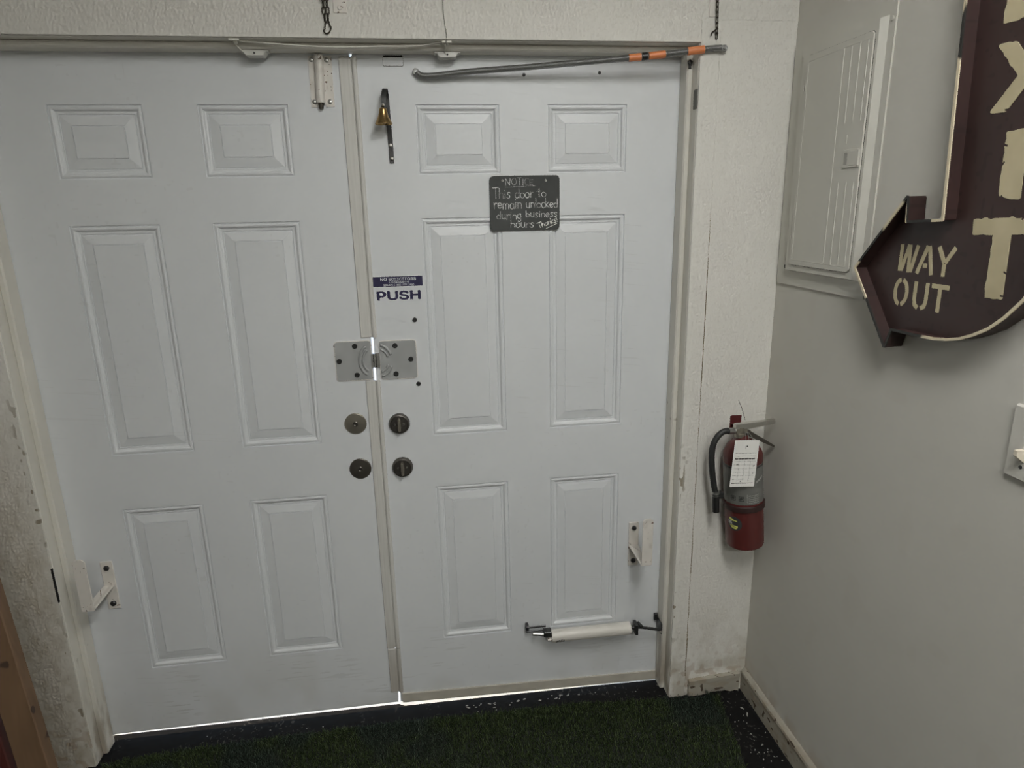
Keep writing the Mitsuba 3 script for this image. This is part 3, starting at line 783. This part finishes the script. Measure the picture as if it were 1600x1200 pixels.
# ------------------------------------------------------------------ electrical panel on the side wall
def hollow(y0, y1, z0, z1, yy0, yy1, zz0, zz1, d0, d1):
    """Sloping frame between an outer rectangle at depth d0 and an inner one at depth d1 (depth from the wall)."""
    V = [(WX - d0, y, z) for y, z in ((y0, z0), (y1, z0), (y1, z1), (y0, z1))] + [(WX - d1, y, z) for y, z in ((yy0, zz0), (yy1, zz0), (yy1, zz1), (yy0, zz1))]
    F = []
    for j in range(4):
        a, b = j, (j + 1) % 4
        F += [(a, b, b + 4), (a, b + 4, a + 4)]
    return trimesh.Trimesh(np.array(V), F, process=False)


fl = Polygon([(.100, 1.4205), (.4905, 1.4205), (.4905, 2.0640), (.135, 2.0640), (.100, 2.0450)])
add('breaker_panel__cover', [side(extr(fl, .0045), WX - .0003, 0, 0)], 'panel_paint')
tag('breaker_panel', 'grey painted electrical breaker panel with a ribbed door on the side wall', 'electrical panel')
bump = trimesh.convex.convex_hull(np.vstack([bx(WX - .0040, WX - .0045, -.4700, -.158, 1.460, 2.0310).vertices, bx(WX - .017, WX - .0175, -.4570, -.1625, 1.464, 2.0280).vertices]))
add('breaker_panel__raised_field', bump, 'panel_paint')
dd = sbox(.1865, 1.4805, .4470, 2.0065); dd = dd.buffer(-.010).buffer(.010, quad_segs=5)
add('breaker_panel__gap', side(extr(dd.buffer(.0018), .0006), WX - .0172), 'panel_dark')
d_ = add('breaker_panel__door', side(extr(dd, .0045), WX - .0173), 'panel_paint')
for y in (-.345, -.3745, -.4045, -.4325):
    for za, zb in ((1.823, 1.992), (1.494, 1.690)) if y < -.36 else ((1.494, 1.992),):
        add(d_ + '__rib', tube([(WX - .0214, y, za), (WX - .0214, y, zb)], .0017, 8), 'panel_paint', smooth=35)
add(d_ + '__edge_line', [tube([(WX - .0217, -.199, 1.494), (WX - .0217, -.199, 1.992)], .0010, 6), tube([(WX - .0217, -.199, 1.992), (WX - .0217, -.44, 1.993)], .0009, 6), tube([(WX - .0217, -.199, 1.494), (WX - .0217, -.44, 1.4925)], .0009, 6)], 'panel_paint', smooth=35)
lt = add('breaker_panel__latch', [bevel(WX - .0245, WX - .0216, -.4465, -.384, 1.7215, 1.7635, .001), bevel(WX - .0262, WX - .0216, -.4455, -.4375, 1.7245, 1.7615, .001), bevel(WX - .0252, WX - .0216, -.4420, -.4080, 1.726, 1.760, .001)], 'panel_paint')
add(lt + '__finger_hole', bx(WX - .0247, WX - .0225, -.402, -.390, 1.729, 1.756), 'finger_dark')
add('breaker_panel__badge', bevel(WX - .0235, WX - .0216, -.392, -.388, 1.776, 1.796, .0005), 'panel_paint')
for z in (1.932, 1.556): add('breaker_panel__hinge', tube([(WX - .0195, -.1862, z - .008), (WX - .0195, -.1862, z + .008)], .0036, 10), 'chrome', smooth=35)
for y, z in ((-.4805, 2.022), (-.140, 1.470), (-.140, 2.010)):
    m = lathe(cap_profile(.0052, .0022, .001), 14); m = side(m, WX - .0045, y, z)
    add('breaker_panel__screw', m, 'panel_dark' if z == 1.470 else 'panel_paint', smooth=30)

# ------------------------------------------------------------------ exit sign
SD = .040     # depth of the tray
def tilt_y(z): return .7365 - (z - 1.62) * .052
pts = [(.4965, 1.4972), (.644, 1.6590), (.6475, 1.6040), (.7410, 1.6085)]
pts += [(.7380, 1.66), (.7210, 1.99), (.7165, 2.075), (.945, 2.075), (.9565, 1.86), (.9685, 1.600)]
arcp = [(.9690, 1.555), (.9610, 1.510), (.9450, 1.4790), (.9140, 1.4440), (.8840, 1.4190), (.8545, 1.4027), (.8250, 1.3905), (.7975, 1.3838), (.7650, 1.3790), (.7315, 1.3775), (.690, 1.3765), (.6435, 1.3762)]
pts += arcp + [(.6295, 1.3315)]
S_ = Polygon(pts).buffer(0)
S_ = S_.buffer(-.004).buffer(.004, quad_segs=4)
def sgn(poly, d, x): return side(extr(poly, d), x)
add('exit_sign__face', sgn(S_.buffer(-.001), .003, WX - .009), 'sign_brown')
tag('exit_sign', 'large worn brown metal arrow sign reading EXIT and WAY OUT in cream letters', 'sign')
add('exit_sign__side_wall', sgn(S_.difference(S_.buffer(-.0022)), SD - .001, WX - .0008), 'sign_brown')
add('exit_sign__rim', sgn(S_.buffer(.0012).difference(S_.buffer(-.0042)), .0028, WX - SD + .001), 'sign_rim', label='cream painted edge worn black in places')


def ragged(poly, seed, amp=.0022, step=.004):
    rng = np.random.default_rng(seed)
    p = poly.buffer(-.003).buffer(.003, quad_segs=3)
    L = p.exterior.length; n = int(L / step)
    d = np.array([p.exterior.interpolate(i * L / n).coords[0] for i in range(n)])
    c = np.c_[d * 90, np.zeros(n)]
    j = np.c_[meshkit.noise(c, seed) - .5, meshkit.noise(c + 50, seed + 3) - .5] * amp * 2
    j *= (meshkit.noise(c * .3, seed + 9) > .45)[:, None]
    out = Polygon(d + j).buffer(0)
    for _ in range(3):
        q = d[rng.integers(n)]
        out = out.difference(affinity.rotate(sbox(q[0] - .006, q[1] - .0018, q[0] + .006, q[1] + .0018), rng.uniform(0, 180)))
    return out


def rect(a, b, c, d): return sbox(a, b, c, d)


Tl = unary_union([Polygon([(.785, 1.6095), (.920, 1.6145), (.9225, 1.5860), (.7875, 1.5800)]), Polygon([(.8325, 1.583), (.8705, 1.584), (.8750, 1.4700), (.8365, 1.4685)])])
Il = Polygon([(.8270, 1.7580), (.8720, 1.7600), (.8755, 1.6445), (.8305, 1.6465)])
cxm = .851
Xl = unary_union([Polygon([(.7790, 1.9030), (.8160, 1.9035), (.9220, 1.7905), (.8830, 1.7895)]), Polygon([(.8840, 1.9045), (.9180, 1.9050), (.8180, 1.7897), (.7805, 1.7910)])])
El = unary_union([rect(.7830, 1.9360, .8200, 2.0500), rect(.7830, 1.9360, .915, 1.9600), rect(.7830, 2.0260, .915, 2.0500), rect(.7830, 1.982, .895, 2.004)])
for i, (p, lab) in enumerate(((El, 'cream letter E'), (Xl, 'cream letter X'), (Il, 'cream letter I'), (Tl, 'cream letter T'))):
    add('exit_sign__letter', sgn(ragged(p, 5 + i), .0012, WX - .0119), 'sign_letter', label=lab)


def stencil(text, y0, y1, z0, z1, cuts):
    m = text_fit(text, y1 - y0, z1 - z0, .0008, False)
    polys = unary_union([m.section(plane_origin=[0, 0, .0004], plane_normal=[0, 0, 1]).to_2D(to_2D=np.eye(4))[0].polygons_full[i] for i in range(len(m.section(plane_origin=[0, 0, .0004], plane_normal=[0, 0, 1]).to_2D(to_2D=np.eye(4))[0].polygons_full))])
    for c in cuts: polys = polys.difference(LineString([(c[0] * (y1 - y0), c[1] * (z1 - z0)), (c[2] * (y1 - y0), c[3] * (z1 - z0))]).buffer(.0016))
    return affinity.translate(polys.buffer(.0012), y0, z0)


def stencil_word(strokes, y0, y1, z0, z1, lw):
    """Stencil lettering from strokes in a unit box."""
    w, h = y1 - y0, z1 - z0
    return affinity.translate(unary_union([LineString([(a * w, b * h) for a, b in q]).buffer(lw / 2, cap_style=2, join_style=2) for q in strokes]), y0, z0)


WAY = [[(.03, .98), (.03, .02)], [(.17, .98), (.06, .04)], [(.185, .98), (.20, .0)], [(.33, .98), (.235, .02)],
       [(.36, 0), (.51, .98)], [(.535, .98), (.62, 0)], [(.46, .30), (.53, .30)],
       [(.70, .98), (.815, .46)], [(.97, .98), (.83, .46)], [(.82, .44), (.82, 0)]]
def oarc(cx, a0, a1): return [(cx + .115 * math.cos(math.radians(a)), .5 + .46 * math.sin(math.radians(a))) for a in np.linspace(a0, a1, 16)]
OUT = [oarc(.14, 100, 260), oarc(.14, -80, 80), [(.41, .97), (.41, .30), (.43, .12), (.49, .03)], [(.625, .97), (.625, .30), (.605, .12), (.545, .03)], [(.70, .90), (1.0, .90)], [(.85, .84), (.85, .0)]]
add('exit_sign__lettering', sgn(stencil_word(WAY, .6035, .7580, 1.4975, 1.5560, .0092), .0008, WX - .0119), 'sign_letter')
add('exit_sign__lettering', sgn(stencil_word(OUT, .6000, .7520, 1.4260, 1.4830, .0092), .0008, WX - .0119), 'sign_letter')

# ------------------------------------------------------------------ light switch at the right edge of the photo
pl = round_rect(.125, .134, .004)
plate = trimesh.convex.convex_hull(np.vstack([at(extr(pl, .002), 0, 0, 0).vertices, at(extr(pl.buffer(-.003), .0005), 0, 0, .0055).vertices]))
add('light_switch__plate', side(at(plate, .9305, 1.1610), WX - .0003), 'wall_paint')
tag('light_switch', 'grey painted double switch plate on the side wall below the sign', 'switch')
for u in (.9635, 1.0095):
    add('light_switch__toggle', trimesh.convex.convex_hull(np.vstack([bx(WX - .0055, WX - .006, -u - .005, -u + .005, 1.196, 1.219).vertices, bx(WX - .021, WX - .022, -u - .0035, -u + .0035, 1.209, 1.219).vertices])), 'toggle')
    for z in (1.1865, 1.269):
        add('light_switch__screw', side(at(lathe(cap_profile(.0035, .0012, .0005), 14), u, z), WX - .0060), 'black_steel' if z < 1.2 else 'panel_paint', smooth=30)

# ------------------------------------------------------------------ fire extinguisher
EX0 = np.array([1.0880, -.1570, .930]); TILT = math.radians(-5.5)
EM = trimesh.transformations.translation_matrix(EX0) @ trimesh.transformations.rotation_matrix(TILT, [0, 1, 0]) @ trimesh.transformations.translation_matrix(-EX0)
def ex(mesh): return mapped(mesh, EM)
ER = .0575
body = lathe([(0, .613), (.050, .613), (.0555, .616), (ER, .622), (ER, .914), (.0560, .922), (.0460, .943), (.0340, .956), (.024, .961), (.020, .965), (.018, .975), (0, .975)], 56)
add('fire_extinguisher__cylinder', ex(at(body, EX0[0], EX0[1])), 'red_paint', smooth=32)
tag('fire_extinguisher', 'red fire extinguisher with a white inspection tag, hung on the wall in the corner', 'fire extinguisher')


def shell(poly, r, t=.0004, step=.004):
    """Flat drawing (u = arc length, v = z) wrapped on the cylinder; u = 0 faces the camera side."""
    m = extr(poly, t)
    m = m.subdivide_to_size(step, max_iter=12)
    V = np.array(m.vertices)
    th = V[:, 0] / r + math.atan2(CAM[0] - EX0[0], -(CAM[1] - EX0[1])) * 1.0
    rr = r + V[:, 2] + .0002
    m.vertices = np.c_[EX0[0] + rr * np.sin(th), EX0[1] - rr * np.cos(th), V[:, 1]]
    return ex(m)


add('fire_extinguisher__label', shell(sbox(-.085, .7700, .085, .893), ER), 'label_grey')
add('fire_extinguisher__label__heading', shell(sbox(-.085, .8860, .085, .891), ER, .0007), 'label_dark')
add('fire_extinguisher__label__stripe', shell(Polygon([(.040, .838), (.068, .850), (.068, .857), (.040, .845)]), ER, .0007), 'label_light')
sy = []
for u0 in (-.036, -.012):
    sq = sbox(u0, .783, u0 + .015, .799)
    sy += [sq.difference(sq.buffer(-.0022)), Point(u0 + .007, .791).buffer(.0042)]
add('fire_extinguisher__label__symbol', shell(unary_union(sy), ER, .0007), 'label_dark')
add('fire_extinguisher__label__rule', shell(unary_union([sbox(.012, .774, .013, .806)] + [sbox(.016, .776 + .006 * i, .050, .7775 + .006 * i) for i in range(5)]), ER, .0007), 'label_light')
band = lathe([(ER + .0005, .744), (ER + .0045, .746), (ER + .005, .760), (ER + .0030, .764), (ER + .0005, .764), (ER + .0005, .744)], 56)
add('fire_extinguisher__strap', ex(at(band, EX0[0], EX0[1])), 'strap_brown', smooth=32)
# round emblem: black disc with yellow and pale pieces
eu, ev = -.028, .704
add('fire_extinguisher__emblem', shell(Point(eu, ev).buffer(.0235, quad_segs=8), ER, .0004, .003), 'print_black')
def em(q): return Polygon([(eu + a, ev + b) for a, b in q])
add('fire_extinguisher__emblem__yellow_piece', shell(em([(-.017, .018), (-.008, .017), (.000, .012), (.010, .012), (.010, .0085), (-.004, .0085), (-.010, .009), (-.017, .012)]), ER, .0008, .003), 'yellow')
add('fire_extinguisher__emblem__yellow_piece', shell(em([(-.017, -.006), (.011, -.006), (.011, -.012), (.007, -.0165), (-.002, -.0175), (-.009, -.014)]).difference(LineString([(eu - .013, ev - .008), (eu + .006, ev - .013)]).buffer(.001)), ER, .0008, .003), 'yellow')
add('fire_extinguisher__emblem__pale_piece', shell(em([(-.021, .007), (-.009, .008), (-.006, -.003), (-.020, -.003)]), ER, .0008, .003), 'label_light')
# valve, levers, hose
Yv = EX0[1]
add('fire_extinguisher__valve', [at(lathe([(0, .970), (.0165, .970), (.0165, .980), (.0125, .982), (.0125, 1.000), (0, 1.000)], 24), 1.0760, Yv), bevel(1.058, 1.096, Yv - .011, Yv + .011, .980, 1.000, .003)], 'nickel', smooth=35)
def lever(p, q, w0, w1, h0, h1):
    p, q = np.array(p, float), np.array(q, float); V = []
    for c, w, h in ((p, w0, h0), (q, w1, h1)):
        for a in (-w, w):
            V += [c + (0, a, -h), c + (0, a * .75, h)]
    return trimesh.convex.convex_hull(np.array(V))
add('fire_extinguisher__squeeze_lever', lever((1.0580, Yv, 1.0010), (1.1810, Yv, 1.0125), .0110, .0095, .0095, .0055), 'chrome')
add('fire_extinguisher__carry_handle', [lever((1.0760, Yv, .9880), (1.1050, Yv, .9800), .0100, .0105, .0085, .0095), lever((1.1030, Yv, .9800), (1.1860, Yv, .9335), .0105, .0085, .0090, .0035)], 'nickel_dark')
add('fire_extinguisher__pull_pin', tube(spline([(1.0900, Yv - .013, .985), (1.0960, Yv - .018, .965), (1.1010, Yv - .02, .955), (1.1065, Yv - .02, .962), (1.1040, Yv - .016, .975), (1.0950, Yv - .013, .988)], 30), .0012, 8), 'steel', smooth=True)
add('fire_extinguisher__seal_wire', tube([(1.0640, -.157, 1.0855), (1.0760, -.158, 1.058), (1.0880, -.160, 1.022)], .0007, 6), 'rusty', smooth=True)
add('fire_extinguisher__tag_wire', tube(spline([(1.0840, Yv - .013, .990), (1.0850, Yv - .02, .972), (1.082, Yv - .03, .962), (1.080, Yv - .045, .955), (1.0610, -.2260, .9650), (1.0620, -.2255, .9560)], 30), .0008, 6), 'steel', smooth=True)
hose = spline([(1.0400, Yv - .002, .9900), (1.0240, Yv - .002, .9900), (1.0070, Yv - .002, .9780), (.9930, Yv - .002, .9500), (.9900, Yv - .002, .910), (.9955, Yv - .002, .860), (1.0050, Yv - .002, .810), (1.0110, Yv - .002, .790)], 60)
add('fire_extinguisher__hose', tube(hose, .0090, 16), 'rubber', smooth=True)
add('fire_extinguisher__hose_fitting', tube([(1.0600, Yv, .9895), (1.0560, Yv, .9898), (1.0380, Yv - .002, .9902)], [.008, .0098, .0102], 16), 'steel', smooth=35)
add('fire_extinguisher__nozzle', tube([(1.0098, Yv - .002, .797), (1.0110, Yv - .002, .785), (1.0130, Yv - .002, .755), (1.0150, Yv - .002, .730)], [.0100, .0108, .0108, .0102], 18), 'black_plastic', smooth=35)
add('fire_extinguisher__hose_clamp', tube([(1.0100, Yv - .002, .7985), (1.0112, Yv - .002, .7840)], .0118, 18), 'steel', smooth=35)
add('fire_extinguisher__hose_clip', [tube([(1.0112, Yv - .002, .7905), (1.0114, Yv - .002, .7865)], .0124, 18), bevel(1.016, 1.034, Yv - .010, Yv + .008, .7760, .7960, .002)], 'black_steel', smooth=35)
add('fire_extinguisher__wall_hook', [bevel(1.0740, 1.1110, WY - .0035, WY + .0005, .965, 1.0160, .002), bevel(1.0760, 1.0960, -.146, WY - .002, .9895, .9935, .001), bevel(1.0760, 1.0960, -.1485, -.1445, .9895, 1.004, .001)], 'red_dark')
# inspection tag
tw, th_ = .0760, .1450
TM = trimesh.transformations.translation_matrix([1.0205, -.2235, .8400]) @ trimesh.transformations.rotation_matrix(math.radians(3.0), [0, 1, 0])
def tg(poly, d, y): return mapped(front(extr(poly, d), y), TM)
add('inspection_tag__card', tg(sbox(0, 0, tw, th_).difference(Point(.0400, .1265).buffer(.0018)), .0006, 0), 'paper')
tag('inspection_tag', 'white paper inspection tag wired to the neck of the fire extinguisher', 'tag')
ru = [sbox(.005, .1045, .071, .1055), sbox(.005, .0955, .071, .0962)]
for i in range(7): ru.append(sbox(.004, .0120 + .0112 * i, .072, .0127 + .0112 * i))
for u in (.020, .0375, .055): ru.append(sbox(u, .012, u + .0007, .082))
add('inspection_tag__ruling', tg(unary_union(ru), .0002, -.0007), 'print_grey')
blk = [sbox(.006 + .0105 * i, .0860, .0155 + .0105 * i, .0895) for i in range(6)] + [sbox(.012, .0690, .019, .0715), sbox(.0655, .063, .069, .0660), sbox(.0655, .0405, .069, .0435), sbox(.0305, .0155, .0335, .0185), sbox(.005, .010, .008, .013), Point(.0400, .1265).buffer(.0022), sbox(.008, .0105, .068, .0118)]
add('inspection_tag__print', tg(unary_union(blk), .0002, -.0007), 'print_black', kind='stuff')

# ------------------------------------------------------------------ boards at the left edge
def plank(a, b, wx, ty):
    """Board from foot a to head b (its right front edge), width wx to the left, thickness ty backwards."""
    a, b = np.array(a, float), np.array(b, float); V = []
    for c in (a, b):
        for dx in (0, -wx):
            for dy in (0, ty):
                for r in ((.003, 0), (0, .003)):
                    V.append(c + (dx + (-r[0] if dx == 0 else r[0]), dy + (r[1] if dy == 0 else -r[1]), 0))
    return trimesh.convex.convex_hull(np.array(V))


add('wood_stud', plank((-.856, -.371, FZ), (-1.106, -.140, 1.95), .076, .036), 'wood', smooth=25, label='rough brown pine stud leaning against the wall left of the doors', cat='board')
add('red_board', plank((-.952, -.365, FZ), (-1.033, -.290, .62), .120, .030), 'dark_red_paint', smooth=25, label='dark red board edge in the lower left corner, left of the pine stud', cat='board')

# ------------------------------------------------------------------ artificial grass mat and paint chips
edge = [(-.90, -.100), (-.75, -.082), (-.4, -.072), (0, -.070), (.35, -.078), (.6, -.080), (.88, -.104), (.95, -.112), (1.05, -.118), (1.085, -.135), (1.070, -.240), (1.038, -.420), (1.02, -.70), (1.01, -1.35), (-.838, -1.35), (-.840, -.34)]
mat_poly = Polygon(edge)
add('grass_mat__backing', mapped(extr(mat_poly, .004), trimesh.transformations.translation_matrix([0, 0, FZ + .0003])), 'turf_back')
tag('grass_mat', 'dark green artificial grass mat on the black floor in front of the doors', 'mat')
rg = np.random.default_rng(4)
NB = 95000
P = np.c_[rg.uniform(-1.05, 1.09, NB * 2), -.07 - 1.28 * rg.random(NB * 2) ** 1.5]
import shapely
P = P[shapely.contains_xy(mat_poly.buffer(-.002), P[:, 0], P[:, 1])][:NB]
n = len(P)
hgt = rg.uniform(.008, .020, n); wdt = rg.uniform(.0008, .0015, n); azi = rg.uniform(0, 2 * PI, n); lean = rg.uniform(.2, .9, n) * hgt; la = rg.uniform(0, 2 * PI, n)
tuft = (np.hypot(P[:, 0] - 1.065, P[:, 1] + .122) < .035)
hgt[tuft] *= 1.9
b0 = np.c_[P, np.full(n, FZ + .004)]
wv = np.c_[np.cos(azi), np.sin(azi), np.zeros(n)] * wdt[:, None]
tip = b0 + np.c_[np.cos(la) * lean, np.sin(la) * lean, hgt]
mid = b0 + np.c_[np.cos(la) * lean * .35, np.sin(la) * lean * .35, hgt * .6]
V = np.stack([b0 - wv, b0 + wv, mid + wv * .8, mid - wv * .8, tip], 1).reshape(-1, 3)
i5 = np.arange(n)[:, None] * 5
F = np.vstack([i5 + [0, 1, 2], i5 + [0, 2, 3], i5 + [3, 2, 4]])
add('grass_mat__pile', trimesh.Trimesh(V, F, process=False), 'grass', label='short green plastic grass blades', kind='stuff')
rg = np.random.default_rng(12)
def chip_mesh(x, y, L, W, a):
    p = Polygon([(-L / 2, -W / 2), (L / 2 * .9, -W / 2 * .7), (L / 2, W / 2), (-L / 2 * .7, W / 2 * .8)])
    m = extr(affinity.rotate(p, a), .0012)
    return at(m, x, y, FZ + .0002)
for x, y, L, W, a, lab in ((1.1425, -.1830, .013, .005, -60, 'larger white paint chip on the black floor near the corner'), (1.1450, -.2120, .020, .004, 60, 'thin white paint sliver on the black floor beside the baseboard')):
    add('paint_chip', chip_mesh(x, y, L, W, a), 'chip', label=lab, cat='paint chip')
cs = []
for _ in range(34):
    x, y = rg.normal(1.115, .028), -.14 - rg.random() * .33
    if x < 1.166 and x > 1.092 + min(0, y + .16) * .10: cs.append(chip_mesh(x, y, rg.uniform(.002, .006), rg.uniform(.002, .004), rg.uniform(0, 180)))
add('paint_flakes', cs, 'chip', label='tiny white paint flakes scattered on the black floor in the corner', cat='debris', kind='stuff')
cs = []
for _ in range(30):
    x, y = rg.uniform(.20, .62), -.022 - abs(rg.normal(0, .010))
    cs.append(chip_mesh(x, y, rg.uniform(.003, .010), rg.uniform(.002, .005), rg.uniform(-20, 20)))
for _ in range(14):
    x, y = rg.uniform(-.8, 1.0), rg.uniform(-.065, -.02)
    cs.append(chip_mesh(x, y, rg.uniform(.002, .005), rg.uniform(.002, .003), rg.uniform(0, 180)))
add('paint_flakes', cs, 'chip', label='tiny white paint flakes on the black floor strip along the foot of the doors', cat='debris', kind='stuff')


# ------------------------------------------------------------------ ceiling lights (out of the frame)
def ceiling_light(key, x0, x1, y0, y1, L, label):
    add(key + '__housing', [bx(x0 - .02, x1 + .02, y0 - .02, y1 + .02, CZ - .03, CZ - .001)], 'white_plastic')
    scene[key + '__diffuser'] = {**mikit.ply(bevel(x0, x1, y0, y1, CZ - .055, CZ - .0302, .008), 'white_plastic'), 'emitter': {'type': 'area', 'radiance': rgb(L * 1.0, L * .990, L * .955)}}
    tag(key, label, 'ceiling light')


ceiling_light('ceiling_light', .44, .84, -2.40, -1.20, LAMP, 'fluorescent ceiling fixture over the entrance')
ceiling_light('ceiling_light_001', -.1, 1.0, -3.8, -3.4, LAMP_REAR, 'fluorescent ceiling fixture further into the room')
